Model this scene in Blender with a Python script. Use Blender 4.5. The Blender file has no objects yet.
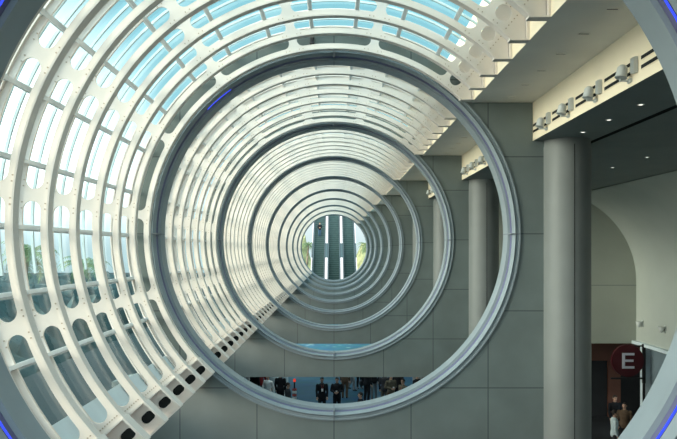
import bpy, bmesh, math, random
from mathutils import Vector, Matrix
random.seed(7)
PI = math.pi
rad = math.radians
sc = bpy.context.scene
COL = sc.collection

# ------------------------------------------------------------------ frame of reference
# heights below are written relative to the eye (z=0 at the eye) and lifted by EYE, so the hall floor is at z=0
EYE = 7.5
AX = 0.334 + EYE            # height of the tunnel's axis
PITCH = 8.02                # distance between ring walls
NW = 10                     # ring walls 0..9
def wall_front(i): return 6.43 + PITCH * i
WT = 0.66                   # wall thickness
def wall_back(i): return wall_front(i) + WT

# ------------------------------------------------------------------ materials
def new_mat(name):
    m = bpy.data.materials.new(name); m.use_nodes = True
    nt = m.node_tree; nt.nodes.clear()
    return m, nt, nt.nodes, nt.links

def paint(name, col, rough=0.6, var=0.08, scale=3.0, metal=0.0, spec=0.35, bump=0.0, col2=None):
    m, nt, N, L = new_mat(name)
    out = N.new('ShaderNodeOutputMaterial'); b = N.new('ShaderNodeBsdfPrincipled')
    L.new(b.outputs[0], out.inputs[0])
    tc = N.new('ShaderNodeTexCoord'); nz = N.new('ShaderNodeTexNoise')
    nz.inputs['Scale'].default_value = scale; nz.inputs['Detail'].default_value = 4
    L.new(tc.outputs['Object'], nz.inputs['Vector'])
    r = N.new('ShaderNodeValToRGB')
    c2 = col2 or tuple(c * (1 - var) for c in col)
    r.color_ramp.elements[0].color = (*c2, 1); r.color_ramp.elements[1].color = (*[min(1, c * (1 + var)) for c in col], 1)
    r.color_ramp.elements[0].position = .3; r.color_ramp.elements[1].position = .7
    L.new(nz.outputs['Fac'], r.inputs['Fac']); L.new(r.outputs['Color'], b.inputs['Base Color'])
    b.inputs['Roughness'].default_value = rough; b.inputs['Metallic'].default_value = metal
    b.inputs['Specular IOR Level'].default_value = spec
    if bump:
        bp = N.new('ShaderNodeBump'); bp.inputs['Strength'].default_value = bump; bp.inputs['Distance'].default_value = .01
        n2 = N.new('ShaderNodeTexNoise'); n2.inputs['Scale'].default_value = scale * 12
        L.new(tc.outputs['Object'], n2.inputs['Vector']); L.new(n2.outputs['Fac'], bp.inputs['Height']); L.new(bp.outputs[0], b.inputs['Normal'])
    return m

def panel_mat(name, col, joint, step=1.525, z0=AX, w=0.010, rough=0.75):
    """painted concrete panels with recessed joints on a square grid in x and z"""
    m, nt, N, L = new_mat(name)
    out = N.new('ShaderNodeOutputMaterial'); b = N.new('ShaderNodeBsdfPrincipled'); L.new(b.outputs[0], out.inputs[0])
    tc = N.new('ShaderNodeTexCoord'); sp = N.new('ShaderNodeSeparateXYZ'); L.new(tc.outputs['Object'], sp.inputs[0])
    def math_(op, a, v=None):
        n = N.new('ShaderNodeMath'); n.operation = op
        if isinstance(a, (int, float)): n.inputs[0].default_value = a
        else: L.new(a, n.inputs[0])
        if v is not None:
            if isinstance(v, (int, float)): n.inputs[1].default_value = v
            else: L.new(v, n.inputs[1])
        return n.outputs[0]
    dx = math_('PINGPONG', sp.outputs['X'], step / 2)
    dz = math_('PINGPONG', math_('SUBTRACT', sp.outputs['Z'], z0), step / 2)
    near = math_('MINIMUM', dx, dz)
    line = math_('LESS_THAN', near, w)
    nz = N.new('ShaderNodeTexNoise'); nz.inputs['Scale'].default_value = 1.3; nz.inputs['Detail'].default_value = 5
    L.new(tc.outputs['Object'], nz.inputs['Vector'])
    r = N.new('ShaderNodeValToRGB')
    r.color_ramp.elements[0].color = (*[c * .9 for c in col], 1); r.color_ramp.elements[1].color = (*[c * 1.08 for c in col], 1)
    r.color_ramp.elements[0].position = .3; r.color_ramp.elements[1].position = .7
    L.new(nz.outputs['Fac'], r.inputs['Fac'])
    mx = N.new('ShaderNodeMixRGB'); mx.inputs[2].default_value = (*joint, 1)
    L.new(line, mx.inputs[0]); L.new(r.outputs['Color'], mx.inputs[1]); L.new(mx.outputs[0], b.inputs['Base Color'])
    b.inputs['Roughness'].default_value = rough; b.inputs['Specular IOR Level'].default_value = .25
    return m

def emit(name, col, strength):
    m, nt, N, L = new_mat(name)
    out = N.new('ShaderNodeOutputMaterial'); e = N.new('ShaderNodeEmission')
    e.inputs[0].default_value = (*col, 1); e.inputs[1].default_value = strength
    L.new(e.outputs[0], out.inputs[0]); return m

def glass_mat(name, tint, refl=0.06):
    m, nt, N, L = new_mat(name)
    out = N.new('ShaderNodeOutputMaterial'); t = N.new('ShaderNodeBsdfTransparent'); g = N.new('ShaderNodeBsdfGlossy')
    mix = N.new('ShaderNodeMixShader'); fr = N.new('ShaderNodeLayerWeight'); fr.inputs['Blend'].default_value = .25
    mu = N.new('ShaderNodeMath'); mu.operation = 'MULTIPLY_ADD'; mu.inputs[1].default_value = .08; mu.inputs[2].default_value = refl
    t.inputs[0].default_value = (*tint, 1); g.inputs['Roughness'].default_value = .03
    L.new(fr.outputs['Fresnel'], mu.inputs[0]); L.new(mu.outputs[0], mix.inputs[0])
    L.new(t.outputs[0], mix.inputs[1]); L.new(g.outputs[0], mix.inputs[2]); L.new(mix.outputs[0], out.inputs[0])
    return m

def carpet_mat(name, c0, c1, vs=.55):
    m, nt, N, L = new_mat(name)
    out = N.new('ShaderNodeOutputMaterial'); b = N.new('ShaderNodeBsdfPrincipled'); L.new(b.outputs[0], out.inputs[0])
    tc = N.new('ShaderNodeTexCoord'); v = N.new('ShaderNodeTexVoronoi'); v.inputs['Scale'].default_value = vs
    nz = N.new('ShaderNodeTexNoise'); nz.inputs['Scale'].default_value = 1.2; nz.inputs['Detail'].default_value = 3
    L.new(tc.outputs['Object'], v.inputs['Vector']); L.new(tc.outputs['Object'], nz.inputs['Vector'])
    r = N.new('ShaderNodeValToRGB')
    r.color_ramp.elements[0].position = .18; r.color_ramp.elements[0].color = c0
    r.color_ramp.elements[1].position = .34; r.color_ramp.elements[1].color = c1
    L.new(v.outputs['Distance'], r.inputs['Fac'])
    mx = N.new('ShaderNodeMixRGB'); mx.blend_type = 'MULTIPLY'; mx.inputs[0].default_value = .6
    L.new(r.outputs['Color'], mx.inputs[1]); L.new(nz.outputs['Color'], mx.inputs[2]); L.new(mx.outputs[0], b.inputs['Base Color'])
    b.inputs['Roughness'].default_value = .55; b.inputs['Specular IOR Level'].default_value = .25
    return m

M = dict(
    wall=panel_mat('grey_wall_panels', (.30, .325, .315), (.07, .08, .085)),
    ring=paint('ring_paint', (.26, .305, .325), .45, .05, 2.0),
    ringback=paint('ring_recess_paint', (.22, .24, .26), .6, .06, 2.0),
    channel=paint('light_channel_violet', (.13, .13, .24), .5, .06, 2.0),
    led=emit('blue_light_strip', (.05, .09, 1.0), 1.3),
    leddull=paint('unlit_blue_strip', (.09, .09, .26), .4, .05),
    rib=paint('white_steel_paint', (.79, .72, .655), .42, .04, 1.5),
    bolt=paint('brown_bolt_heads', (.46, .37, .28), .5, .1),
    bar=paint('glazing_bar_paint', (.84, .87, .87), .4, .06, 2.0),
    rim=paint('pale_teal_glazing_rim', (.58, .70, .71), .5, .08),
    spandrel=paint('pale_spandrel', (.62, .72, .76), .5, .06, 2.0),
    glass=glass_mat('tinted_vault_glass', (.82, .95, .97), .025),
    glass_dimming=glass_mat('light_dimming_vault_glass', (.42, .48, .49)),  # darker tint added to dim the light in the unseen near bay
    soffit=paint('grey_soffit_paint', (.88, .85, .77), .7, .05, 1.0),
    cream=paint('cream_beam_paint', (.90, .79, .60), .65, .04, 1.0),
    under=paint('dark_ceiling_paint', (.19, .22, .21), .7, .06, 1.0),
    groove=paint('black_ceiling_gap', (.012, .012, .012), .8, .1),
    column=paint('column_cladding', (.20, .215, .21), .5, .05, 1.5),
    vault=paint('cream_vault_plaster', (.42, .455, .42), .75, .04, .8),
    endwall=paint('end_wall_plaster', (.37, .395, .345), .75, .04, .8),
    dark=paint('dark_lower_wall', (.025, .025, .025), .8, .2, 1.0),
    warmbrown=paint('brown_with_painted_warm_light', (.17, .075, .05), .8, .15, 1.0),  # reddish light on the wall painted into its colour
    bluegrey=paint('blue_grey_panel', (.15, .20, .23), .7, .08, 1.0),
    carpet=carpet_mat('blue_patterned_carpet', (.035, .15, .22, 1), (.012, .10, .18, 1)),
    daylitfloor=carpet_mat('daylight_painted_floor', (.55, .80, .85, 1), (.07, .30, .44, 1), 1.1),  # patterned floor with far daylight painted in as paler tones
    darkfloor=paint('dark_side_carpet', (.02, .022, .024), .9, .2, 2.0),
    ground=paint('outside_ground', (.008, .022, .025), .8, .3, .2),
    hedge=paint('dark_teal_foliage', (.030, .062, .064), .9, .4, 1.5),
    olive=paint('pale_olive_foliage', (.26, .29, .15), .9, .4, 1.5),
    palm=paint('palm_leaf_green', (.16, .25, .12), .7, .3, 3.0),
    trunk=paint('palm_trunk_bark', (.25, .20, .15), .9, .2, 6.0),
    metal=paint('brushed_steel', (.45, .48, .50), .35, .08, 4.0, .8),
    canmetal=paint('pale_grey_fixture', (.55, .58, .57), .4, .05, 4.0),
    lens=paint('dark_lens', (.02, .02, .025), .2, .1),
    slot=paint('black_vent_recess', (.012, .015, .015), .9, .1),
    lamp=emit('downlight_glow', (1.0, .95, .85), 2.5),
    tread=paint('escalator_tread', (.07, .115, .11), .45, .15, 3.0, .4),
    treadedge=paint('escalator_tread_edge', (.14, .20, .19), .4, .1, 3.0, .3),
    rubber=paint('black_handrail_rubber', (.02, .025, .03), .5, .1),
    balu=paint('balustrade_steel', (.10, .13, .14), .4, .05, 3.0, .3),
    skyglint=emit('sky_reflection_strip', (.95, 1.0, 1.0), 1.6),  # glowing strip added to paint the sky's reflection between the lanes
    signred=paint('dark_red_sign_face', (.06, .005, .009), .45, .08, 4.0),
    letter=paint('pale_grey_lettering', (.60, .60, .68), .5, .04),
    black=paint('black_steel', (.02, .02, .022), .5, .1),
    skin=paint('skin', (.50, .31, .23), .6, .06, 8.0),
    hair=paint('dark_hair', (.03, .022, .018), .7, .2, 12.0),
    paper=paint('white_paper', (.8, .8, .78), .6, .03),
    redlight=emit('red_beacon', (1.0, .08, .04), .7),
    redstripe=paint('red_stripe', (.55, .10, .08), .6, .05),
    shoe=paint('black_shoe_leather', (.018, .017, .017), .4, .1),
)
def cloth(name, c): return paint(name, c, .85, .12, 14.0, spec=.15)

# ------------------------------------------------------------------ mesh helpers
def link(name, bm, mats, parent=None, loc=(0, 0, 0), smooth=False):
    me = bpy.data.meshes.new(name)
    bmesh.ops.recalc_face_normals(bm, faces=bm.faces[:])
    bm.to_mesh(me); bm.free()
    for m in (mats if isinstance(mats, (list, tuple)) else [mats]): me.materials.append(m)
    if smooth:
        for p in me.polygons: p.use_smooth = True
    o = bpy.data.objects.new(name, me); COL.objects.link(o)
    o.location = loc
    if parent: o.parent = parent
    return o

def tag(o, label=None, cat=None, group=None, kind=None):
    if label: o['label'] = label
    if cat: o['category'] = cat
    if group: o['group'] = group
    if kind: o['kind'] = kind
    return o

def empty(name, loc, rz=0.0):
    o = bpy.data.objects.new(name, None); COL.objects.link(o)
    o.location = loc; o.rotation_euler = (0, 0, rz); o.empty_display_size = .2
    return o

def box(bm, x0, x1, y0, y1, z0, z1, mi=0, mat=None):
    vs = [bm.verts.new((x, y, z)) for z in (z0, z1) for y in (y0, y1) for x in (x0, x1)]
    if mat is not None:
        for v in vs: v.co = mat @ v.co
    for f in ((0, 2, 3, 1), (4, 5, 7, 6), (0, 1, 5, 4), (2, 6, 7, 3), (0, 4, 6, 2), (1, 3, 7, 5)):
        bm.faces.new([vs[k] for k in f]).material_index = mi
    return vs

def cyl(bm, p0, p1, r0, r1=None, n=16, mi=0, caps=True):
    r1 = r0 if r1 is None else r1
    p0 = Vector(p0); p1 = Vector(p1); d = (p1 - p0).normalized()
    a = d.orthogonal().normalized(); b = d.cross(a)
    A = [bm.verts.new(p0 + (a * math.cos(t) + b * math.sin(t)) * r0) for t in [2 * PI * k / n for k in range(n)]]
    B = [bm.verts.new(p1 + (a * math.cos(t) + b * math.sin(t)) * r1) for t in [2 * PI * k / n for k in range(n)]]
    for k in range(n):
        bm.faces.new([A[k], A[(k + 1) % n], B[(k + 1) % n], B[k]]).material_index = mi
    if caps:
        bm.faces.new(A[::-1]).material_index = mi; bm.faces.new(B).material_index = mi

def lathe(bm, prof, n=32, mi=0, c=(0, 0)):
    """prof: (radius, z) pairs about the vertical through c"""
    rows = []
    for r, z in prof:
        rows.append([bm.verts.new((c[0] + r * math.cos(2 * PI * k / n), c[1] + r * math.sin(2 * PI * k / n), z)) for k in range(n)])
    for i in range(len(rows) - 1):
        for k in range(n):
            bm.faces.new([rows[i][k], rows[i][(k + 1) % n], rows[i + 1][(k + 1) % n], rows[i + 1][k]]).material_index = mi
    bm.faces.new(rows[0][::-1]).material_index = mi; bm.faces.new(rows[-1]).material_index = mi

def pt(R, th, y=0.0):
    """point at radius R, th degrees from straight up (positive to the right), about the tunnel axis at height 0"""
    return Vector((R * math.sin(rad(th)), y, R * math.cos(rad(th))))

def arc_sweep(bm, prof, th0, th1, n, closed=False, mi=0, caps=True):
    """sweep a closed cross-section [(R, y)...] along the arc"""
    rows = []
    steps = n if closed else n + 1
    for k in range(steps):
        th = th0 + (th1 - th0) * k / n
        rows.append([bm.verts.new(pt(R, th, y)) for R, y in prof])
    m = len(prof)
    for k in range(n):
        A = rows[k]; B = rows[(k + 1) % steps]
        for j in range(m):
            bm.faces.new([A[j], A[(j + 1) % m], B[(j + 1) % m], B[j]]).material_index = mi
    if not closed and caps:
        bm.faces.new(rows[0]).material_index = mi; bm.faces.new(rows[-1][::-1]).material_index = mi

def rect(R0, R1, y0, y1): return [(R0, y0), (R1, y0), (R1, y1), (R0, y1)]

def smooth_by_angle(o, a=35):
    for p in o.data.polygons: p.use_smooth = True
    try: o.data.set_sharp_from_angle(angle=rad(a))
    except Exception: pass

# ------------------------------------------------------------------ ring walls
R_HOLE = 3.60
def make_wall(i):
    yf, yb = wall_front(i), wall_back(i)
    root = empty('partition_wall', (0, yf, AX)); tag(root, kind='structure')
    # outer outline, counted about the axis: over the top along the glass, then down both sides
    A = lambda x, z: Vector((x, 0, z - 0.334))      # eye-relative z -> axis-relative
    outer = []
    def add(p): outer.append(p)
    ths = [41.0 - k * (41 + 131) / 60 for k in range(61)]
    for t in ths: add(pt(4.06, t))
    for p in ((-4.4, -2.6), (-4.4, -3.888), (4.60, -3.888), (4.60, 2.170), (3.93, 2.170), (3.93, 2.930), (2.74, 2.930)): add(A(*p))
    n = 180
    inner = [pt(R_HOLE, 41.0 - 360 * k / n) for k in range(n)]
    bm = bmesh.new()
    for y, flip in ((0.0, False), (WT, True)):
        vo = [bm.verts.new(p + Vector((0, y, 0))) for p in outer]
        vi = [bm.verts.new(p + Vector((0, y, 0))) for p in inner]
        eo = [bm.edges.new((vo[k], vo[(k + 1) % len(vo)])) for k in range(len(vo))]
        ei = [bm.edges.new((vi[k], vi[(k + 1) % n])) for k in range(n)]
        bmesh.ops.triangle_fill(bm, use_beauty=True, edges=eo + ei)
        if y == 0: f_o, f_i = vo, vi
        else:
            for a, b in ((f_o, vo), (f_i, vi)):
                for k in range(len(a)):
                    bm.faces.new([a[k], a[(k + 1) % len(a)], b[(k + 1) % len(a)], b[k]])
    w = link('wall_panel', bm, M['wall_local'], root)
    # moulded ring around the opening
    bm = bmesh.new()
    prof = [(3.61, -.004), (3.66, -.004), (3.665, -.03), (3.690, -.03), (3.695, 0.0), (3.70, .02), (3.70, .05), (3.62, .05), (3.62, WT - .02), (3.68, WT - .02), (3.68, WT + .03), (3.52, WT + .03),
            (3.50, WT), (3.50, .27), (3.555, .255), (3.575, .115), (3.545, .10), (3.555, .02), (3.585, -.03)]
    arc_sweep(bm, prof, 0, 360, 180, closed=True)
    rg = link('ring_trim', bm, M['ring'], root); smooth_by_angle(rg, 25)
    bm = bmesh.new(); arc_sweep(bm, rect(3.548, 3.570, .13, .25), 0, 360, 120, closed=True)
    ch = link('light_channel', bm, M['channel'], rg); smooth_by_angle(ch)
    lit = [(-180, 180)] if i == 0 else [(-45.5, -35.5)] if i == 1 else []
    for a, b in lit:
        bm = bmesh.new(); arc_sweep(bm, rect(3.540, 3.553, .128, .150), a, b, max(8, int((b - a) / 3)), closed=(b - a == 360))
        tag(link('light_strip', bm, M['led'], rg), 'glowing blue light strip')
    # joints across the ring at its quarters
    bm = bmesh.new()
    for t in (0, 90, 180, 270):
        mm = Matrix.Rotation(rad(t), 4, 'Y')
        box(bm, -.012, .012, -.032, WT, 3.497, 3.553, mat=mm)
        box(bm, -.012, .012, -.034, .0, 3.55, 3.69, mat=mm)
    link('ring_joint', bm, M['ringback'], rg)
    return root

m = panel_mat('grey_wall_panels_local', (.188, .222, .213), (.085, .10, .10), z0=0.0)
M['wall_local'] = m
for i in range(-1, NW): make_wall(i)

# ------------------------------------------------------------------ castellated arch ribs
R_IN, R_WEB0, R_WEB1, R_OUT = 3.595, 3.62, 4.025, 4.05
H0, H1 = 3.715, 3.945
NODE = 24.1
def rib_meshes():
    hm = (H0 + H1) / 2; hr = (H1 - H0) / 2
    cap = math.degrees(hr / hm)
    spans = []
    nodes = [12 - NODE * k for k in range(7)]     # 12 ... -132.6
    ends = [36.1] + nodes
    for a, b in zip(ends[:-1], ends[1:]):
        top = a - 1.18; bot = b + 1.18
        if b < -130: bot = b + 2.0
        spans.append((top, bot))
    spans.insert(0, (38.3 + cap, 38.3 - cap))
    # samples of (theta, lower, upper)
    S = [(41.9, hm, hm)]
    for a, b in spans:
        c0, c1 = a - cap, b + cap
        for k in range(7):
            ph = PI / 2 * k / 6
            S.append((c0 + cap * math.cos(ph), hm - hr * math.sin(ph), hm + hr * math.sin(ph)))
        if c0 - c1 > .2:
            nn = max(2, int((c0 - c1) / 2))
            for k in range(1, nn): S.append((c0 + (c1 - c0) * k / nn, H0, H1))
        for k in range(7):
            ph = PI / 2 * (6 - k) / 6
            if k == 0 and c0 - c1 <= .2: continue
            S.append((c1 - cap * math.cos(ph), hm - hr * math.sin(ph), hm + hr * math.sin(ph)))
    S.append((-132.6, hm, hm))
    bm = bmesh.new(); T = .018
    cols = []
    for th, lo, up in S:
        row = []
        for y in (-T, T):
            row.append([bm.verts.new(pt(R, th, y)) for R in (R_WEB0, lo, up, R_WEB1)])
        cols.append(row)
    for A, B in zip(cols[:-1], cols[1:]):
        for f, sgn in ((0, 1), (1, -1)):
            bm.faces.new([A[f][0], A[f][1], B[f][1], B[f][0]]); bm.faces.new([A[f][2], A[f][3], B[f][3], B[f][2]])
        bm.faces.new([A[0][1], A[1][1], B[1][1], B[0][1]]); bm.faces.new([A[0][2], A[1][2], B[1][2], B[0][2]])
    # plate that closes the web at the beam end
    poly = [pt(R_WEB0, 41.9), pt(R_WEB0, 43.2), Vector((2.68, 0, 2.62)), Vector((2.68, 0, 2.985)), pt(R_WEB1, 41.9)]
    a = [bm.verts.new(p + Vector((0, -T, 0))) for p in poly]; b = [bm.verts.new(p + Vector((0, T, 0))) for p in poly]
    bm.faces.new(a); bm.faces.new(b[::-1])
    for k in range(5): bm.faces.new([a[k], a[(k + 1) % 5], b[(k + 1) % 5], b[k]])
    # bolt heads beside each solid node and along both ends
    def bolt(R, th):
        p = pt(R, th, 0); cyl(bm, p + Vector((0, -T - .010, 0)), p + Vector((0, -T, 0)), .0095, n=6, mi=1)
    for nd in [36.1] + nodes[:-1]:
        for d in (-2.6, -1.5, 1.5, 2.6):
            bolt(3.66, nd + d); bolt(3.955, nd + d)
    for k in range(9): bolt(3.66 + .04 * k, -131.4)
    for k in range(5): bolt(3.68 + .06 * k, 40.9)
    web = bm
    fl = bmesh.new(); arc_sweep(fl, rect(R_IN, R_WEB0, -.075, .075), 43.4, -132.6, 110)
    fo = bmesh.new(); arc_sweep(fo, rect(R_WEB1, R_OUT, -.06, .06), 41.9, -132.6, 90)
    # foot: the bracket below the lower end, its plate set back with an oval hole
    fb = bmesh.new()
    base = pt(1, -132.6); e_r = base.normalized(); e_t = Vector((.715, 0, -.70)).normalized()
    o = pt(R_IN, -132.6)
    def P(u, v, y): return o + e_r * u + e_t * v + Vector((0, y, 0))     # u outward, v along the foot
    def slab(u0, u1, v0, v1, y0, y1):
        vs = [fb.verts.new(P(u, v, y)) for y in (y0, y1) for v in (v0, v1) for u in (u0, u1)]
        for f in ((0, 2, 3, 1), (4, 5, 7, 6), (0, 1, 5, 4), (2, 6, 7, 3), (0, 4, 6, 2), (1, 3, 7, 5)): fb.faces.new([vs[k] for k in f])
    LT = .41; UM = .52
    slab(0, UM, -.012, .012, -.09, .09)            # base plate at the rib's end
    slab(0, UM, LT - .018, LT + .012, -.11, .11)   # end plate
    slab(-.012, .018, .0, LT, -.11, .11)           # post, the inner flange going on
    # plate with an oval hole
    n = 28; uc, vc, ru, rv = .155, LT / 2 - .005, .108, .070
    hole = []
    for k in range(n):
        t = 2 * PI * k / n
        cu = (ru - rv) * (1 if math.cos(t) > 0 else -1)
        hole.append((uc + cu + rv * math.cos(t), vc + rv * math.sin(t)))
    rim = []
    for u, v in hole:
        du, dv = u - uc, v - vc
        s = min((((UM - uc) if du > 0 else uc) / abs(du)) if abs(du) > 1e-6 else 9e9, ((LT / 2) / abs(dv)) if abs(dv) > 1e-6 else 9e9)
        rim.append((uc + du * s, vc + dv * s))
    yy = (.02, .05)
    H = [[fb.verts.new(P(u, v, y)) for u, v in hole] for y in yy]; Rm = [[fb.verts.new(P(u, v, y)) for u, v in rim] for y in yy]
    for k in range(n):
        j = (k + 1) % n
        for s in (0, 1): fb.faces.new([H[s][k], H[s][j], Rm[s][j], Rm[s][k]])
        fb.faces.new([H[0][k], H[0][j], H[1][j], H[1][k]])
    # black plate added as the shade behind the oval hole
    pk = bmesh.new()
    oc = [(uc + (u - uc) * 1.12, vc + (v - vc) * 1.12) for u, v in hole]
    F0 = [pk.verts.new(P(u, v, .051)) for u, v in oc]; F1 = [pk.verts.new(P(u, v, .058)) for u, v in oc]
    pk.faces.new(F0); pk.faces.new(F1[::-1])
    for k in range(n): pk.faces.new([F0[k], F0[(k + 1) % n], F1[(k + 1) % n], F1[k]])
    # seat at the beam end
    st = bmesh.new()
    box(st, 2.45, 2.723, -.085, .085, 2.600, 2.622)
    box(st, 2.690, 2.723, -.085, .085, 2.622, 2.985)
    return web, fl, fo, fb, st, pk

def copy_tree(o, parent=None):
    c = o.copy(); COL.objects.link(c)
    if parent: c.parent = parent
    for ch in [k for k in o.children]: copy_tree(ch, c)
    return c

ORD = ['first', 'second', 'third', 'fourth', 'fifth', 'sixth', 'seventh', 'eighth', 'ninth', 'tenth', 'eleventh', 'twelfth', 'thirteenth', 'fourteenth']
def wall_words(i): return 'the ' + ['nearest', 'second', 'third', 'fourth', 'fifth', 'sixth', 'seventh', 'eighth', 'ninth', 'tenth'][i] + ' ring wall'

web, fl, fo, fb, st, pk = rib_meshes()
rib0 = empty('arch_rib', (0, 0, AX))
wb = link('web', web, [M['rib'], M['bolt']], rib0)
smooth_by_angle(link('inner_flange', fl, M['rib'], rib0)); smooth_by_angle(link('outer_flange', fo, M['rib'], rib0))
fbo = tag(link('foot_bracket', fb, M['rib'], rib0), 'box bracket with a dark oval hole'); tag(link('hole_shade_plate', pk, M['slot'], fbo), 'black plate standing for shade behind the oval hole')
link('mounting_plate', st, M['rib'], rib0)
first = True
for w in range(1, NW):
    for j in range(8):
        y = wall_front(w) - .19 - j * PITCH / 8
        if y < wall_back(w - 1) + .10: y = wall_back(w - 1) + .14
        r = rib0 if first else copy_tree(rib0); first = False
        r.location = (0, y, AX)
        lab = 'white steel arch rib with long slots, ' + ('against' if j == 0 else ORD[j] + ' in front of') + ' ' + wall_words(w)
        tag(r, lab, 'arch rib', 'white arch ribs of the glazed vault')

# ------------------------------------------------------------------ glazing of each bay
BARS = [30 - 12.05 * k for k in range(13)]
def make_window(w):
    y0 = wall_back(w - 1)
    y1 = wall_front(w)
    root = empty('window_%d' % (w + 1), (0, y0, AX)); tag(root, kind='structure')
    L = y1 - y0
    bm = bmesh.new()
    rows = []
    for k in range(81):
        th = 36.6 - (36.6 + 125.8) * k / 80
        rows.append([bm.verts.new(pt(4.11, th, y)) for y in (0, L)])
    for A, B in zip(rows[:-1], rows[1:]): bm.faces.new([A[0], A[1], B[1], B[0]])
    g = link('glass_pane', bm, M['glass'] if w else M['glass_dimming'], root, smooth=True)  # bay around the eye gets the added dimming tint
    bm = bmesh.new(); arc_sweep(bm, rect(4.06, 4.12, 0, L), -125.8, -133, 10)
    tag(link('spandrel', bm, M['spandrel'], root), 'pale blue grey panel below the glass')
    bm = bmesh.new(); arc_sweep(bm, rect(4.05, 4.11, 0, L), 43.5, 36.6, 8); link('head_flashing', bm, M['rib'], root)
    for b in BARS:
        bm = bmesh.new()
        mm = Matrix.Rotation(rad(b), 4, 'Y')
        box(bm, -.024, .024, .02, L - .02, 3.93, 4.02, mat=mm); box(bm, -.04, .04, .02, L - .02, 4.02, 4.05, mat=mm)
        link('glazing_bar', bm, M['bar'], root)
    if w:
        for j in range(8):
            y = (wall_front(w) - .19 - j * PITCH / 8) - y0
            for d in (.28, .62):
                if y + d + .05 < L:
                    bm = bmesh.new(); arc_sweep(bm, rect(4.07, 4.105, y + d, y + d + .035), 36.6, -99, 50)
                    link('glazing_rim', bm, M['rim'], root)
for w in range(0, NW): make_window(w)

# ------------------------------------------------------------------ edge beam, ceilings and side hall
Y0, Y1 = wall_front(-1), wall_back(NW - 1)
Z = lambda z: z + EYE
def slab(name, x0, x1, y0, y1, z0, z1, mat, kind='structure', parent=None):
    bm = bmesh.new(); box(bm, x0, x1, y0, y1, Z(z0), Z(z1)); o = link(name, bm, mat, parent)
    if kind: o['kind'] = kind
    return o
def beam(name, pr):
    """long block along the hall from a closed cross-section of (x, z, material of the side that starts here)"""
    bm = bmesh.new()
    ra = [bm.verts.new((x, Y0, Z(z))) for x, z, _ in pr]; rb = [bm.verts.new((x, Y1, Z(z))) for x, z, _ in pr]
    for k in range(len(pr)):
        j = (k + 1) % len(pr)
        bm.faces.new([ra[k], ra[j], rb[j], rb[k]]).material_index = pr[k][2]
    bm.faces.new(ra).material_index = 2; bm.faces.new(rb[::-1]).material_index = 0
    o = link(name, bm, [M['cream'], M['soffit'], M['under'], M['groove']]); tag(o, kind='structure')
beam('ceiling_beam', [(2.725, 4.6, 0), (2.725, 2.935, 1), (3.94, 2.935, 0), (3.94, 4.6, 2)])
beam('ceiling', [(3.94, 4.6, 0), (3.94, 2.176, 2), (5.10, 2.176, 3), (5.10, 4.6, 2)])
beam('ceiling_gap', [(5.10, 4.6, 3), (5.10, 2.30, 3), (5.22, 2.30, 3), (5.22, 4.6, 3)])
beam('ceiling_side', [(5.22, 4.6, 3), (5.22, 2.176, 2), (9.2, 2.176, 3), (9.2, 4.6, 2)])

YE = 28.5
# quarter vault of the side hall and its walls
bm = bmesh.new(); cx, cz, vr = 8.3, -1.2, 3.5
prof = [(cx + vr * math.sin(rad(t)), cz + vr * math.cos(rad(t))) for t in [16.0 + 74 * k / 30 for k in range(31)]]
prof.append((cx + vr, -3.55))
out_ = [(x + .3, z + .3) for x, z in prof]
A = [[bm.verts.new((x, y, Z(z))) for x, z in prof] for y in (Y0, YE)]
for k in range(len(prof) - 1): bm.faces.new([A[0][k], A[0][k + 1], A[1][k + 1], A[1][k]])
v = link('ceiling_vault', bm, M['vault']); smooth_by_angle(v, 40); tag(v, kind='structure')
slab('ceiling_roof', 9.15, 12.6, Y0, YE + 2, 2.5, 2.8, M['under'])
slab('trim_1', 11.62, 11.82, 4, YE, -3.62, -3.50, M['spandrel'])
slab('wall_end', 4.75, 12.3, YE, YE + .4, -3.62, 2.6, M['endwall'])
slab('trim_7', 4.75, 11.80, YE - .012, YE, -1.36, -1.335, M['under'])
slab('wall_right', 11.95, 12.25, Y0, 27.9, -7.5, -3.56, M['bluegrey'])
slab('wall_right_upper', 11.95, 12.25, Y0, YE + .4, -3.56, 2.5, M['under'])
slab('trim_2', 11.70, 11.98, 27.55, 27.9, -7.5, -3.62, M['spandrel'])
slab('wall_right_far', 9.2, 9.5, YE + .4, Y1, -3.6, 2.3, M['under'])
# back wall of the lower side hall, with a brown band, its warm light painted in, over dark doors
slab('wall_lower_back', 5.2, 14, 33.0, 33.3, -7.5, -4.95, M['dark'])
slab('trim_3', 5.2, 14, 32.9, 33.3, -4.95, -3.4, M['warmbrown'])
for k, x in enumerate((10.35, 12.35)):
    slab('trim_%d' % (4 + k), x, x + .55, 32.85, 33.0, -7.5, -4.95, M['warmbrown'] if k else M['under'])
slab('wall_lower_side', 14, 14.3, YE, 33.3, -7.5, -3.4, M['dark'])
slab('ceiling_lower', 5.2, 14.3, YE + .4, 33.3, -3.4, -3.2, M['dark'])

# floor and lower hall
bm = bmesh.new(); box(bm, -8.2, 14.3, Y0, 92, -.3, 0); tag(link('floor', bm, M['carpet']), kind='structure')
slab('floor_far_daylit', -8.2, 9.0, 48, 92, -7.5, -7.488, M['daylitfloor'])  # paler copy of the floor, daylight painted into its colours
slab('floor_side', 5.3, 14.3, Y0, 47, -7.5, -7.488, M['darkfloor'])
slab('wall_left', -8.4, -8.0, Y0, 40, -7.5, -3.6, M['bluegrey'])
slab('ceiling_left', -8.4, -4.0, Y0, 44, -3.75, -3.45, M['ground'])
slab('trim_6', -4.7, -3.95, Y0, Y1, -3.45, -2.95, M['groove'])
slab('wall_back', -8.4, 12.3, Y0 - .3, Y0, -7.5, -3.6, M['dark'])
slab('wall_back_side', 4.75, 12.3, Y0 - .3, Y0, -3.6, 2.6, M['under'])

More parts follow.
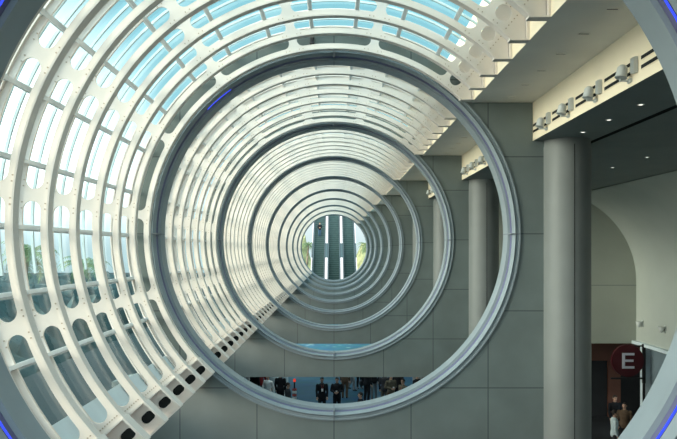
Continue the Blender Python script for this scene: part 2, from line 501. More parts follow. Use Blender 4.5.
# columns beside every ring wall
def column_mesh():
    bm = bmesh.new(); n = 48; R = .457; rows = []
    for z in (0, EYE + 2.05):
        rows.append([])
        for k in range(n):
            t = -PI / 2 + 2 * PI * k / n
            rows[-1].append(bm.verts.new((R * math.cos(t), R * math.sin(t), z)))
    for k in range(n): bm.faces.new([rows[0][k], rows[0][(k + 1) % n], rows[1][(k + 1) % n], rows[1][k]])
    bm.faces.new(rows[0][::-1]); bm.faces.new(rows[1]); return bm
col0 = None
for i in range(NW):
    loc = (4.605, wall_front(i) - .02, 0)
    if col0 is None:
        col0 = empty('column', loc); tag(col0, kind='structure')
        smooth_by_angle(link('shaft', column_mesh(), M['column'], col0), 50)
        bm = bmesh.new(); lathe(bm, [(.445, EYE + 2.05), (.445, EYE + 2.175)], 48); link('neck', bm, M['column'], col0)
        bm = bmesh.new(); box(bm, -.006, .006, -.461, -.44, 0, EYE + 2.05); link('joint', bm, M['groove'], col0)
    else:
        c = copy_tree(col0); c.location = loc

# ------------------------------------------------------------------ light fittings and vents on the beam
# downlights: two rows in the dark ceiling
def make_downlight():
    r = empty('downlight', (0, 0, 0))
    bm = bmesh.new(); lathe(bm, [(.055, .0), (.055, -.010), (.036, -.010), (.034, -.004)], 20); link('trim_ring', bm, M['canmetal'], r)
    bm = bmesh.new(); lathe(bm, [(.033, -.003), (.033, -.008)], 20); link('lens', bm, M['lamp'], r)
    return r
d0 = make_downlight(); used = False
spots = [(4.56, 8.33 + 1.26 * k, 'inner', ) for k in range(5)] + [(7.27, 14.85 + 2.1 * k, 'outer') for k in range(3)]
for k, (x, y, rowname) in enumerate(spots):
    o = d0 if not used else copy_tree(d0); used = True
    o.location = (x, y, Z(2.176))
    if rowname == 'inner': lab = 'small round downlight in dark ceiling beside cream beam, %s from the nearest column' % ORD[4 - k]
    else: lab = 'small round downlight in ceiling toward the cream vault, %s from the arched end wall' % ORD[2 - (k - 5)]
    tag(o, lab, 'downlight', 'round downlights in the dark ceiling')

# shallow slots in the grey soffit
def make_soffit():
    r = empty('recessed_slot_light', (0, 0, 0))
    bm = bmesh.new(); box(bm, -.065, .065, -.02, .02, -.006, 0); link('slot', bm, M['slot'], r)
    bm = bmesh.new(); box(bm, -.075, .075, -.032, -.022, -.012, 0); box(bm, -.075, .075, .022, .032, -.012, 0); link('frame', bm, M['soffit'], r)
    return r
s0 = make_soffit(); used = False
for w in (1, 2):
    for k in range(7 if w == 1 else 6):
        o = s0 if not used else copy_tree(s0); used = True
        o.location = (3.38, wall_front(w) - .55 - 1.01 * k, Z(2.935))
        tag(o, 'thin dark slot light in grey soffit, %s in front of %s' % (ORD[k], wall_words(w)), 'slot light', 'slot lights along the grey soffit')

# vents: pairs of black slots in the cream face
def make_vent():
    r = empty('wall_vent', (0, 0, 0))      # origin at the centre of the pair, face at x=0 looking to -x
    for z in (.06, -.06):
        bm = bmesh.new(); box(bm, -.008, .0, -.46, .46, z - .030, z + .030); link('slot', bm, M['slot'], r)
    bm = bmesh.new()
    for z in (.088, .032, -.032, -.088): box(bm, -.012, 0, -.47, .47, z - .003, z + .003)
    link('lip', bm, M['cream'], r)
    return r
# floodlights: a round can on a stirrup beside a ribbed gear box
def make_flood():
    r = empty('floodlight', (0, 0, 0))
    bm = bmesh.new()
    d = Vector((-.22, -.10, -.95)).normalized(); c = Vector((-.125, -.02, 0.01))
    cyl(bm, c - d * .085, c - d * .05, .04, .068, 24); cyl(bm, c - d * .05, c + d * .07, .068, .074, 24); cyl(bm, c + d * .07, c + d * .085, .079, .079, 24)
    can = link('can', bm, M['canmetal'], r); smooth_by_angle(can, 40)
    bm = bmesh.new(); cyl(bm, c + d * .083, c + d * .089, .064, .064, 24); link('lens', bm, M['canmetal'], can)
    bm = bmesh.new(); box(bm, -.14, 0, -.012, .012, -.115, -.095); box(bm, -.15, -.13, -.012, .012, -.115, .0); box(bm, -.03, 0, -.05, .05, -.13, -.08); link('mount_bracket', bm, M['canmetal'], r)
    bm = bmesh.new()
    box(bm, -.05, -.005, -.245, -.135, -.045, .155)
    for k in range(5): box(bm, -.065, -.05, -.243 + .024 * k, -.233 + .024 * k, -.04, .15)
    link('gear_box', bm, M['canmetal'], r)
    return r
v0 = make_vent(); f0 = make_flood(); used = False
for w in (1, 2, 3):
    for k in range(5):
        y = wall_front(w) - .95 - 1.27 * k
        o = f0 if not used else copy_tree(f0); o.location = (3.94, y, Z(2.36))
        tag(o, 'grey round floodlight with ribbed box on cream beam, %s from %s' % (ORD[k], wall_words(w)), 'floodlight', 'floodlights along the cream beam')
        o = v0 if not used else copy_tree(v0); o.location = (3.94, y + .47, Z(2.41)); used = True
        tag(o, 'pair of black vent slots in cream beam face, %s from %s' % (ORD[k], wall_words(w)), 'vent', 'vent slots along the cream beam')

# dome camera at the crown of the nearest visible ring wall
r = empty('dome_camera', (-.43, wall_front(1) - .10, Z(4.08)))
bm = bmesh.new(); bmesh.ops.create_uvsphere(bm, u_segments=16, v_segments=10, radius=.05); o = link('dome', bm, M['lens'], r, smooth=True)
bm = bmesh.new(); cyl(bm, (0, 0, .03), (0, 0, .10), .035, .045, 14); box(bm, -.02, .02, 0, .10, .08, .11); link('mount', bm, M['black'], r)
tag(r, 'small black dome camera in the crown slot of the nearest full ring', 'camera')

# wall sconces of the side hall
sc0 = None
for k, y in enumerate((27.9, 26.0)):
    if sc0 is None:
        sc0 = empty('wall_sconce', (11.8, y, Z(-2.8)))
        bm = bmesh.new(); box(bm, -.03, 0, -.06, .06, -.12, .14); link('back_plate', bm, M['canmetal'], sc0)
        bm = bmesh.new(); lathe(bm, [(.04, -.12), (.13, .10), (.12, .10), (.03, -.10)], 18, c=(-.14, 0)); link('shade', bm, M['canmetal'], sc0, smooth=True)
        o = sc0
    else:
        o = copy_tree(sc0); o.location = (11.8, y, Z(-2.8))
    tag(o, ('small grey wall sconce on pale wall beside the arched end wall', 'small grey wall sconce on pale wall, second from the arched end wall')[k], 'wall light', 'sconces on the pale wall')

# round sign with the letter E on a bracket
sy = 27.4; sx = (627.3 - 334) / 730 * sy; sz = -(360.5 - 250.7) / 730 * sy
r = empty('round_sign', (sx, sy, Z(sz)))
bm = bmesh.new(); cyl(bm, (0, -.06, 0), (0, .06, 0), .60, .60, 48); dk = link('sign_disc', bm, M['signred'], r); smooth_by_angle(dk)
bm = bmesh.new()
box(bm, -.22, -.115, -.080, -.06, -.29, .29)
for z0_, z1_, x1_ in ((-.29, -.205, .235), (-.04, .045, .20), (.205, .29, .235)): box(bm, -.12, x1_, -.080, -.06, z0_, z1_)
tag(link('letter_e', bm, M['letter'], dk), 'pale capital letter E')
bm = bmesh.new(); box(bm, .56, .68, -.03, .03, -.85, .62); box(bm, -.62, .68, -.03, .03, -.70, -.64); box(bm, .25, .62, -.02, .02, .52, .57)
cyl(bm, (0, 0, -.66), (0, 0, -.56), .03)
link('bracket', bm, M['black'], r)
bm = bmesh.new(); box(bm, .58, .66, -.03, .03, -EYE - sz, -.85); link('post', bm, M['black'], r)
tag(r, 'round dark red sign with a pale letter E on a black bracket', 'sign')

# ------------------------------------------------------------------ people
def fuse(name, bm, voxel, smooth=6):
    """melt overlapping closed shapes into one continuous skin"""
    me = bpy.data.meshes.new('tmp'); bmesh.ops.recalc_face_normals(bm, faces=bm.faces[:]); bm.to_mesh(me); bm.free()
    o = bpy.data.objects.new('tmp', me); COL.objects.link(o)
    r = o.modifiers.new('r', 'REMESH'); r.mode = 'VOXEL'; r.voxel_size = voxel; r.use_smooth_shade = True
    sm = o.modifiers.new('s', 'SMOOTH'); sm.iterations = smooth; sm.factor = .5
    dg = bpy.context.evaluated_depsgraph_get(); dg.update()
    m2 = bpy.data.meshes.new_from_object(o.evaluated_get(dg)); m2.name = name
    bpy.data.objects.remove(o); bpy.data.meshes.remove(me)
    for p in m2.polygons: p.use_smooth = True
    return m2

def ball(bm, c, r, seg=14):
    u = bmesh.ops.create_uvsphere(bm, u_segments=seg, v_segments=seg * 2 // 3, radius=1.0)
    rr = r if isinstance(r, tuple) else (r, r, r)
    for v in u['verts']: v.co = Vector((v.co.x * rr[0], v.co.y * rr[1], v.co.z * rr[2])) + Vector(c)

def limb(bm, pts, radii, seg=12):
    for p, r in zip(pts, radii): ball(bm, p, r, seg)
    for a, b, r0, r1 in zip(pts[:-1], pts[1:], radii[:-1], radii[1:]): cyl(bm, a, b, r0, r1, seg)

def loft(bm, rows, n=24):
    R = []
    for z, rx, ry, cy in rows:
        R.append([bm.verts.new((rx * math.cos(2 * PI * k / n), cy + ry * math.sin(2 * PI * k / n), z)) for k in range(n)])
    for a, b in zip(R[:-1], R[1:]):
        for k in range(n): bm.faces.new([a[k], a[(k + 1) % n], b[(k + 1) % n], b[k]])
    bm.faces.new(R[0][::-1]); bm.faces.new(R[-1])

TORSO = [(.82, .10, .08, 0), (.88, .160, .112, .005), (.96, .165, .112, .005), (1.06, .140, .098, 0), (1.14, .140, .100, 0), (1.26, .162, .112, 0), (1.36, .182, .112, .005), (1.42, .165, .098, .01), (1.455, .11, .075, .012), (1.49, .06, .058, .01)]
def person_meshes(pose):
    """a standing adult 1.75 m tall facing -y: continuous body, jacket, trousers, hair, shoes"""
    S = .205
    arms = {'stand': ([(-S, .01, 1.405), (-.245, .02, 1.13), (-.235, -.05, .89)], [(S, .01, 1.405), (.245, .02, 1.13), (.235, -.05, .89)]),
            'front': ([(-S, .01, 1.405), (-.265, .04, 1.15), (-.085, -.20, 1.10)], [(S, .01, 1.405), (.265, .04, 1.15), (.085, -.20, 1.12)]),
            'walk': ([(-S, .01, 1.405), (-.245, -.07, 1.14), (-.225, -.22, .95)], [(S, .01, 1.405), (.245, .11, 1.15), (.235, .13, .91)]),
            'rail': ([(-S, .01, 1.405), (-.30, .0, 1.17), (-.40, -.2, 1.08)], [(S, .01, 1.405), (.26, .03, 1.15), (.15, -.20, 1.15)])}[pose]
    if pose == 'walk':
        legs = ([(-.092, 0, .88), (-.10, -.13, .49), (-.10, -.12, .085)], [(.092, 0, .88), (.10, .03, .48), (.10, .24, .15)])
    else:
        legs = ([(-.092, 0, .88), (-.10, -.015, .48), (-.105, .025, .085)], [(.092, 0, .88), (.10, -.015, .48), (.11, .025, .085)])
    def calf(l): return tuple(Vector(l[1]).lerp(Vector(l[2]), .3) + Vector((0, .018, 0)))
    body = bmesh.new(); loft(body, TORSO)
    limb(body, [(0, .01, 1.44), (0, -.002, 1.56)], [.062, .055])
    ball(body, (0, .0, 1.665), (.077, .095, .088), 20); ball(body, (0, -.022, 1.60), (.058, .070, .068), 16)
    ball(body, (0, -.052, 1.555), (.026, .026, .020)); limb(body, [(0, -.094, 1.66), (0, -.108, 1.625)], [.010, .015])
    ball(body, (0, -.085, 1.588), (.026, .012, .010)); ball(body, (-.032, -.080, 1.682), (.022, .012, .008)); ball(body, (.032, -.080, 1.682), (.022, .012, .008))
    for s_ in (-1, 1): ball(body, (s_ * .080, .008, 1.64), (.012, .022, .032))
    for a in arms:
        limb(body, [a[0], a[1], a[2]], [.052, .040, .028])
        hd = (Vector(a[2]) - Vector(a[1])).normalized()
        side = Vector((1 if a[0][0] < 0 else -1, 0, 0))
        if pose == 'front': side = Vector((0, 0, 1))
        side = (side - hd * side.dot(hd)).normalized(); bend = hd.cross(side)
        if bend.dot(Vector((-a[0][0], -.2, 0))) < 0: bend = -bend
        w0 = Vector(a[2])
        limb(body, [w0, w0 + hd * .045 + side * .012, w0 + hd * .08 + side * .016], [.026, .027, .022]); limb(body, [w0 + hd * .045 - side * .012, w0 + hd * .08 - side * .018], [.025, .021])
        for f, ln in enumerate((.072, .082, .076, .058)):
            r0 = w0 + hd * .082 + side * (.031 - .0205 * f)
            limb(body, [r0, r0 + hd * ln * .5 + bend * .006, r0 + hd * ln * .85 + bend * .022, r0 + hd * ln + bend * .038], [.0105, .0100, .0092, .0080], 8)
        t0 = w0 + hd * .035 + side * .026
        limb(body, [t0, t0 + hd * .03 + side * .026, t0 + hd * .058 + side * .032 + bend * .012], [.014, .0115, .0095], 8)
    for l in legs:
        limb(body, [l[0], l[1], calf(l), l[2]], [.085, .056, .056, .038])
        limb(body, [(l[2][0], l[2][1] + .03, l[2][2] - .045), (l[2][0] * 1.1, l[2][1] - .15, l[2][2] - .055)], [.036, .026])
    body = fuse('body', body, .0085, 4)
    jacket = bmesh.new(); loft(jacket, [(z if k else .80, rx + .022 + (.03 if k == 0 else 0), ry + .022 + (.02 if k == 0 else 0), cy) for k, (z, rx, ry, cy) in enumerate(TORSO[:-1])] + [(1.50, .070, .066, .01)])
    for a in arms: limb(jacket, [a[0], a[1], tuple(Vector(a[1]).lerp(Vector(a[2]), .96))], [.070, .056, .042])
    jacket = fuse('jacket', jacket, .016, 3)
    tr = bmesh.new(); loft(tr, [(.80, .12, .095, .005), (.88, .175, .126, .005), (.96, .177, .124, .005), (1.02, .160, .116, .003)])
    for l in legs: limb(tr, [l[0], l[1], calf(l), tuple(Vector(l[2]) + Vector((0, 0, .0)))], [.100, .074, .070, .058])
    trousers = fuse('trousers', tr, .016, 3)
    hr = bmesh.new(); u = bmesh.ops.create_uvsphere(hr, u_segments=24, v_segments=16, radius=1.0)
    for v in hr.verts:
        x, y, z = v.co; v.co = Vector((x * .086, y * .104 + .004, z * .097 + 1.672))
    cut = [f for f in hr.faces if (lambda c: c.z < 1.585 or (c.y < -.045 and c.z < 1.715) or (c.y < .0 and c.z < 1.655))(f.calc_center_median())]
    bmesh.ops.delete(hr, geom=cut, context='FACES')
    bmesh.ops.solidify(hr, geom=hr.faces[:], thickness=.012)
    hair = bpy.data.meshes.new('hair'); hr.to_mesh(hair); hr.free()
    for p in hair.polygons: p.use_smooth = True
    ey = bmesh.new()
    for s_ in (-1, 1): ball(ey, (s_ * .031, -.083, 1.662), (.013, .008, .007), 10)
    eyes = bpy.data.meshes.new('eyes'); ey.to_mesh(eyes); ey.free()
    shoes = []
    for l in legs:
        sh = bmesh.new(); z0 = l[2][2] - .085
        limb(sh, [(l[2][0], l[2][1] + .03, z0 + .045), (l[2][0] * 1.04, l[2][1] - .05, z0 + .042), (l[2][0] * 1.1, l[2][1] - .15, z0 + .034)], [.045, .046, .036])
        box(sh, l[2][0] * 1.04 - .045, l[2][0] * 1.04 + .045, l[2][1] - .18, l[2][1] + .07, z0 + .001, z0 + .025)
        shoes.append(fuse('shoe', sh, .012, 3))
    return dict(body=body, jacket=jacket, trousers=trousers, hair=hair, shoes=shoes, eyes=eyes)
POSES = {p: person_meshes(p) for p in ('stand', 'front', 'walk', 'rail')}
CL = {n: cloth(n + '_cloth', c) for n, c in dict(black=(.016, .017, .02), charcoal=(.045, .048, .055), white=(.86, .90, .92), pale=(.62, .74, .76), red=(.20, .025, .025), brown=(.11, .075, .05),
      grey=(.17, .19, .20), olive=(.13, .12, .09), blue=(.05, .09, .16), denim=(.06, .11, .18), tan=(.24, .19, .13)).items()}
def person(px, Y, top, bottom, pose, rz, label, hairmat=None, z=0.0, extras=(), group=None, height=1.0):
    X = (px - 334) * Y / 730
    r = empty('person', (X, Y, z), rz); r.scale = (height,) * 3
    P_ = POSES[pose]
    def part(n, me, m):
        if not me.materials: me.materials.append(m)
        o = bpy.data.objects.new(n, me); COL.objects.link(o); o.parent = r
        o.material_slots[0].link = 'OBJECT'; o.material_slots[0].material = m
        return o
    part('body', P_['body'], M['skin']); part('jacket', P_['jacket'], CL[top]); part('trousers', P_['trousers'], CL[bottom]); part('hair', P_['hair'], hairmat or M['hair']); part('eyes', P_['eyes'], M['lens'])
    for s in P_['shoes']: part('shoe', s, M['shoe'])
    for e in extras:
        bm = bmesh.new()
        if e == 'badge':
            box(bm, -.045, .045, -.150, -.140, 1.14, 1.27); o = link('badge', bm, M['paper'], r)
            bm = bmesh.new(); cyl(bm, (-.02, -.145, 1.26), (-.05, -.12, 1.45), .006, n=6); cyl(bm, (.02, -.145, 1.26), (.05, -.12, 1.45), .006, n=6); link('lanyard', bm, M['redstripe'], o)
        if e == 'bag':
            bmesh.ops.create_uvsphere(bm, u_segments=14, v_segments=10, radius=1.0)
            for v in bm.verts:
                v.co = Vector((.31 + v.co.x * .08, .02 + v.co.y * .17, .92 + max(-.8, min(.7, v.co.z)) * .19))
            o = link('shoulder_bag', bm, CL['charcoal'], r, smooth=True)
            bm = bmesh.new(); cyl(bm, (.30, .0, 1.05), (.17, .0, 1.52), .015, n=8); link('strap', bm, CL['charcoal'], o)
        if e == 'cup':
            cyl(bm, (0, -.25, 1.10), (0, -.25, 1.20), .03, .038, 14); link('paper_cup', bm, M['paper'], r)
    tag(r, label, 'person', group)
    return r
G = 'people standing in the hall below'
person(249, 36.5, 'white', 'charcoal', 'stand', .4, 'person in white shirt, outermost of those seen under the wall by the rib feet', group=G)
person(255, 35.5, 'black', 'black', 'stand', 2.6, 'person all in black between white shirt and dark red clothing', group=G)
person(260.5, 36.4, 'red', 'charcoal', 'stand', .2, 'person in dark red top, below the wall near the rib feet', group=G)
person(268, 33.9, 'white', 'blue', 'walk', -.6, 'person in white shirt and dark blue trousers walking beside dark red top', group=G)
person(275.5, 35.4, 'pale', 'pale', 'stand', .3, 'person in pale grey green clothes beside white shirt', group=G)
person(280.5, 34.6, 'black', 'black', 'stand', 2.9, 'person in black next to the pale post', group=G)
person(288, 31.8, 'charcoal', 'charcoal', 'stand', 1.5, 'person in dark grey coat in front of the pale post', group=G)
person(322, 33.1, 'black', 'black', 'stand', .1, 'person in black suit with white badge on chest', extras=('badge',), group=G)
person(337, 33.1, 'black', 'black', 'front', -.1, 'person in black holding a white cup at the waist', extras=('cup',), group=G)
person(345, 37.2, 'brown', 'brown', 'stand', 2.8, 'person in brown clothes behind black outfit with cup', group=G)
person(352, 39.2, 'grey', 'grey', 'walk', 1.4, 'person in grey trousers striding, farther back than brown clothes', group=G)
person(359.5, 39.8, 'black', 'black', 'stand', .3, 'person in black trousers, farthest back on the blue carpet', group=G)
person(367, 36.0, 'black', 'black', 'stand', 2.4, 'tall person in black carrying a shoulder bag', extras=('bag',), group=G, height=1.04)
person(360.5, 29.6, 'black', 'charcoal', 'stand', -1.3, 'person in black jacket closest to the ring, only head and shoulders showing', group=G)
person(374, 36.9, 'black', 'grey', 'stand', .2, 'person in black top and light grey trousers beside shoulder bag', group=G)
person(384.5, 34.8, 'charcoal', 'olive', 'stand', 3.0, 'person in charcoal top and olive trousers beside light grey trousers', group=G)
person(391, 34.0, 'olive', 'brown', 'front', .4, 'person in olive jacket holding a white cup beside charcoal top', extras=('cup',), group=G)
person(398, 35.6, 'black', 'black', 'stand', -.4, 'person in black between olive jacket and tan brown jacket', group=G)
person(403, 32.7, 'olive', 'charcoal', 'stand', -.9, 'person in greyish brown jacket with pale collar, head just under the wall edge', hairmat=M['hair'], extras=('badge',), group=G)
person(417, 34.2, 'black', 'charcoal', 'stand', .8, 'person in black at the tapering end of the opening by the ring', group=G)
G2 = 'people under the letter sign'
person(615, 29.0, 'black', 'black', 'stand', .2, 'person in black standing under the round red sign', group=G2)
person(614.5, 26.3, 'pale', 'charcoal', 'stand', 1.4, 'person in pale blue shirt with dark hair under the round red sign', group=G2)
person(624.5, 27.6, 'brown', 'black', 'stand', -.5, 'person in dark brown behind pale blue shirt', group=G2)

# pale post and striped barrier among the people
bm = bmesh.new(); X = (285.5 - 334) * 38 / 730
lathe(bm, [(.20, 0), (.14, .06), (.14, 3.4), (.17, 3.46), (.17, EYE - 3.9)], 24, c=(X, 38)); p_ = link('post', bm, M['spandrel'], smooth=False)
tag(p_, 'pale round post behind dark grey coat in the lower hall', 'post')
r = empty('barrier_post', ((294.5 - 334) * 33.4 / 730, 33.4, 0))
bm = bmesh.new(); lathe(bm, [(.20, 0), (.20, .03), (.035, .06), (.035, 1.5)], 18); link('pole', bm, M['black'], r)
bm = bmesh.new(); lathe(bm, [(.035, 1.50), (.06, 1.52), (.06, 1.60), (.035, 1.64)], 18); tag(link('beacon', bm, M['redlight'], r), 'glowing red beacon')
for k in range(4):
    bm = bmesh.new(); box(bm, -.10, .10, -.05, -.03, .72 + .13 * k, .82 + .13 * k); link('stripe_board', bm, M['redstripe'] if k % 2 else M['paper'], r)
tag(r, 'black barrier post with red beacon and red and white stripes', 'barrier')

# ------------------------------------------------------------------ escalators outside the far ring
def make_escalator():
    r = empty('escalator', (0, 0, 0))
    ang = rad(32); Ltot = 25.0; n = 92
    bm = bmesh.new(); run = .40
    dz = run * math.tan(ang); n = 54
    for k in range(n):
        box(bm, -.62, .62, k * run, (k + 1) * run, k * dz - .35, k * dz, 0)
        box(bm, -.62, .62, k * run - .008, k * run + .012, k * dz - .05, k * dz + .004, 1)
    s = link('step_band', bm, [M['tread'], M['treadedge']], r)
    mm = Matrix.Rotation(ang, 4, 'X'); L = n * run / math.cos(ang)
    for sx in (-1, 1):
        bm = bmesh.new(); box(bm, min(sx * .62, sx * .90), max(sx * .62, sx * .90), 0, L, -.5, .16, mat=mm); a = link('skirt_panel', bm, M['balu'], r)
        bm = bmesh.new(); box(bm, sx * .72 - .012, sx * .72 + .012, .3, L, .16, .92, mat=mm); link('glass_balustrade', bm, M['eglass'], a)
        bm = bmesh.new(); box(bm, sx * .72 - .035, sx * .72 + .035, .25, L, .92, .98, mat=mm)
        link('handrail', bm, M['rubber'], r)
        for y0_, y1_ in ((.5, 12.2), (15.6, L - .2)):  # added glowing strips for reflected sky, broken at the dark middle
            bm = bmesh.new(); box(bm, min(sx * .76, sx * .895), max(sx * .76, sx * .895), y0_, y1_, .165, .24, mat=mm); link('sky_reflection_strip', bm, M['skyglint'], a)
    return r
M['eglass'] = glass_mat('balustrade_glass', (.85, .95, .95), .05)
e0 = make_escalator()
for k, x in enumerate((-1.80, 0.0, 1.80)):
    o = e0 if k == 0 else copy_tree(e0)
    o.location = (x, 76.6, .02)
    tag(o, ('escalator on the side of the glazing, carrying one rider', 'middle one of the three escalators, with no rider', 'escalator nearest the grey columns, outermost of the three')[k], 'escalator', 'escalators beyond the far ring')
# rider
yy = 76.6 + .40 * 37.5 + .06; zz = 37 * .40 * math.tan(rad(32)) + .02
person(334 + 730 * (-1.78) / yy, yy, 'black', 'denim', 'front', .1, 'person in black top and blue jeans riding the escalator', z=zz + .012)

# ------------------------------------------------------------------ outside: ground, hedges and palms
bm = bmesh.new(); box(bm, -160, -8.6, -40, 260, -.6, -.35); tag(link('ground', bm, M['ground']), kind='structure')
bm = bmesh.new(); box(bm, -8.6, 60, 92.2, 260, -.6, -.35); tag(link('ground_far', bm, M['ground']), kind='structure')

def palm(loc, h, crown, label, seed, group, nf=22, name='palm_tree', lean=.5):
    rnd = random.Random(seed); r = empty(name, loc)
    bm = bmesh.new(); pts = [Vector((lean * (k / 6) ** 2, 0, h * k / 6)) for k in range(7)]
    for k in range(6): cyl(bm, pts[k], pts[k + 1], .17 - .012 * k, .17 - .012 * (k + 1), 10)
    link('trunk', bm, M['trunk'], r, smooth=True)
    bm = bmesh.new(); top = pts[-1]
    for f in range(nf):
        az = 2 * PI * f / nf + rnd.uniform(-.2, .2); el = rnd.uniform(-.1, 1.2); L = crown * rnd.uniform(.85, 1.1)
        d = Vector((math.cos(az), math.sin(az), 0)); up = Vector((0, 0, 1)); sd = d.cross(up)
        prev = None; q = top.copy(); e = el
        for s in range(9):
            if s: q = q + (d * math.cos(e) + up * math.sin(e)) * (L / 8); e -= .28
            if prev is not None:
                t = (q - prev); w_ = .42 * crown / 2 * math.sin(PI * min(1, (s + .6) / 9))
                for g in (-1, 1):
                    for u in (.15, .6):
                        b = prev + t * u
                        tip = b + sd * g * w_ + t * .9 - up * w_ * .45
                        bm.faces.new([bm.verts.new(b), bm.verts.new(b + t * .32), bm.verts.new(tip)])
                a = bm.verts.new(prev + sd * .012); b2 = bm.verts.new(prev - sd * .012); c = bm.verts.new(q)
                bm.faces.new([a, b2, c])
            prev = q.copy()
    link('fronds', bm, M['palm'], r)
    tag(r, label, 'tree', group)
    return r
GP = 'palms outside the glass'
palm((-15.6, 36, -.35), 7.6, 2.0, 'palm tree with drooping crown, closest outside the curved glass', 1, GP)
palm((-16.2, 46, -.35), 6.8, 2.0, 'short palm tree with wide crown behind the closest palm', 2, GP)
palm((-13.6, 52, -.35), 7.8, 2.0, 'tall palm tree, third one out beyond the glass', 3, GP)
GF = 'palms beyond the escalators'
palm((-4.0, 101, -.35), 8.6, 1.9, 'palm tree beyond the escalator with the rider', 4, GF)
palm((4.1, 100, -.35), 8.4, 2.0, 'palm tree with broad fronds beyond the outermost empty escalator', 5, GF)
palm((7.5, 101, -.35), 10.4, 2.2, 'taller palm tree behind the broad frond palm', 6, GF)

def hedge(x0, x1, y0, y1, z1, seed, label, name='hedge', mat='hedge'):
    rnd = random.Random(seed); r = empty(name, ((x0 + x1) / 2, (y0 + y1) / 2, -.35))
    bm = bmesh.new()
    hx, hy = (x1 - x0) / 2, (y1 - y0) / 2; step = max(.9, max(hx, hy) / 22)
    nx, ny = max(2, int(2 * hx / step)), max(2, int(2 * hy / step))
    grid = [[bm.verts.new((-hx + 2 * hx * a / nx, -hy + 2 * hy * b / ny, z1 * (rnd.uniform(.75, 1.1) if 0 < a < nx and 0 < b < ny else rnd.uniform(.5, .8)))) for b in range(ny + 1)] for a in range(nx + 1)]
    for a in range(nx):
        for b in range(ny): bm.faces.new([grid[a][b], grid[a + 1][b], grid[a + 1][b + 1], grid[a][b + 1]])
    border = [grid[a][0] for a in range(nx + 1)] + [grid[nx][b] for b in range(1, ny + 1)] + [grid[a][ny] for a in range(nx - 1, -1, -1)] + [grid[0][b] for b in range(ny - 1, 0, -1)]
    low = [bm.verts.new((v.co.x, v.co.y, 0)) for v in border]
    for k in range(len(border)): bm.faces.new([border[k], border[(k + 1) % len(border)], low[(k + 1) % len(low)], low[k]])
    link('foliage', bm, M[mat], r)
    bm = bmesh.new()
    for k in range(4): cyl(bm, (rnd.uniform(-hx, hx) * .7, rnd.uniform(-hy, hy) * .7, 0), (rnd.uniform(-hx, hx) * .7, rnd.uniform(-hy, hy) * .7, z1 * .6), .06, .03, 8)
    link('stem', bm, M['trunk'], r)
    tag(r, label, 'hedge'); return r
hedge(-13.0, -9.4, 6, 40, 5.6, 11, 'low dark teal hedge just outside the lower glass')
hedge(-44, -19.5, 30, 85, 5.0, 12, 'taller dark teal hedge farther out beyond the glass')
hedge(-9, -3.4, 106, 112, 9.4, 13, 'hedge beyond the escalator with the rider', mat='olive')
hedge(3.2, 9, 106, 112, 8.8, 14, 'hedge beyond the outermost empty escalator', mat='olive')

# ------------------------------------------------------------------ sky and light
w = bpy.data.worlds.new('sky'); sc.world = w; w.use_nodes = True
nt = w.node_tree; N = nt.nodes; L = nt.links; N.clear()
out = N.new('ShaderNodeOutputWorld'); bg = N.new('ShaderNodeBackground'); L.new(bg.outputs[0], out.inputs[0])
tc = N.new('ShaderNodeTexCoord'); sp = N.new('ShaderNodeSeparateXYZ'); L.new(tc.outputs['Generated'], sp.inputs[0])
def mr(src, a, b, c=0.0, d=1.0):
    n = N.new('ShaderNodeMapRange'); n.interpolation_type = 'SMOOTHSTEP'; n.inputs[1].default_value = a; n.inputs[2].default_value = b; n.inputs[3].default_value = c; n.inputs[4].default_value = d
    L.new(src, n.inputs[0]); return n.outputs[0]
def mixc(fac, a, b):
    n = N.new('ShaderNodeMixRGB')
    L.new(fac, n.inputs[0])
    for k, v in ((1, a), (2, b)):
        if isinstance(v, tuple): n.inputs[k].default_value = (*v, 1)
        else: L.new(v, n.inputs[k])
    return n.outputs[0]
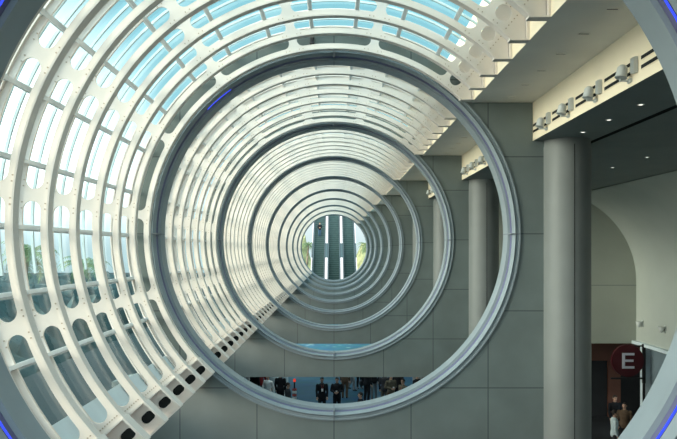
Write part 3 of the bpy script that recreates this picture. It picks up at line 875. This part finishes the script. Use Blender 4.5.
nz = N.new('ShaderNodeTexNoise'); nz.inputs['Scale'].default_value = 5.0; nz.inputs['Detail'].default_value = 5; L.new(tc.outputs['Generated'], nz.inputs['Vector'])
WHITE = (2.9, 3.0, 2.95); CYAN = (.36, .74, .84); HAZE = (1.32, 1.35, 1.34)
blue = mixc(mr(nz.outputs['Fac'], .5, .72), CYAN, (.60, .95, 1.0))
c = mixc(mr(sp.outputs['Z'], .02, .20), HAZE, blue)          # haze toward the horizon
c = mixc(mr(sp.outputs['Y'], .72, .25), c, (2.1, 2.6, 2.75))   # unseen sky over and behind, brightened to light the interior
xz = N.new('ShaderNodeMath'); xz.operation = 'MULTIPLY_ADD'; xz.inputs[1].default_value = .55
L.new(sp.outputs['Z'], xz.inputs[0]); L.new(sp.outputs['X'], xz.inputs[2])
c = mixc(mr(xz.outputs[0], -.08, -.34), c, WHITE)          # bright veil on the sun's side
c = mixc(mr(sp.outputs['Z'], .13, -.01), c, (.66, .84, .87))   # hazy teal band over the horizon
c = mixc(mr(sp.outputs['Z'], -.01, -.08), c, (.10, .16, .17))
L.new(c, bg.inputs[0]); bg.inputs[1].default_value = 1.0

sun = bpy.data.lights.new('sun', 'SUN'); sun.energy = 7.2; sun.angle = rad(40); sun.color = (1.0, .86, .68)
so = bpy.data.objects.new('sun', sun); COL.objects.link(so)
so.rotation_euler = Vector((.93, .26, -.17)).to_track_quat('-Z', 'Y').to_euler()

# ------------------------------------------------------------------ camera
cam = bpy.data.cameras.new('camera'); co = bpy.data.objects.new('camera', cam); COL.objects.link(co)
co.location = (0, 0, EYE); co.rotation_euler = (PI / 2, 0, 0)
cam.sensor_fit = 'HORIZONTAL'; cam.sensor_width = 36.0; cam.lens = 730 / 677 * 36.0
cam.shift_x = (338.5 - 334) / 677; cam.shift_y = (250.7 - 219.5) / 677
cam.clip_start = .05; cam.clip_end = 600
sc.camera = co
sc.view_settings.view_transform = 'Standard'
sc.view_settings.look = 'None'; sc.view_settings.exposure = 0.0; sc.view_settings.gamma = 1.0
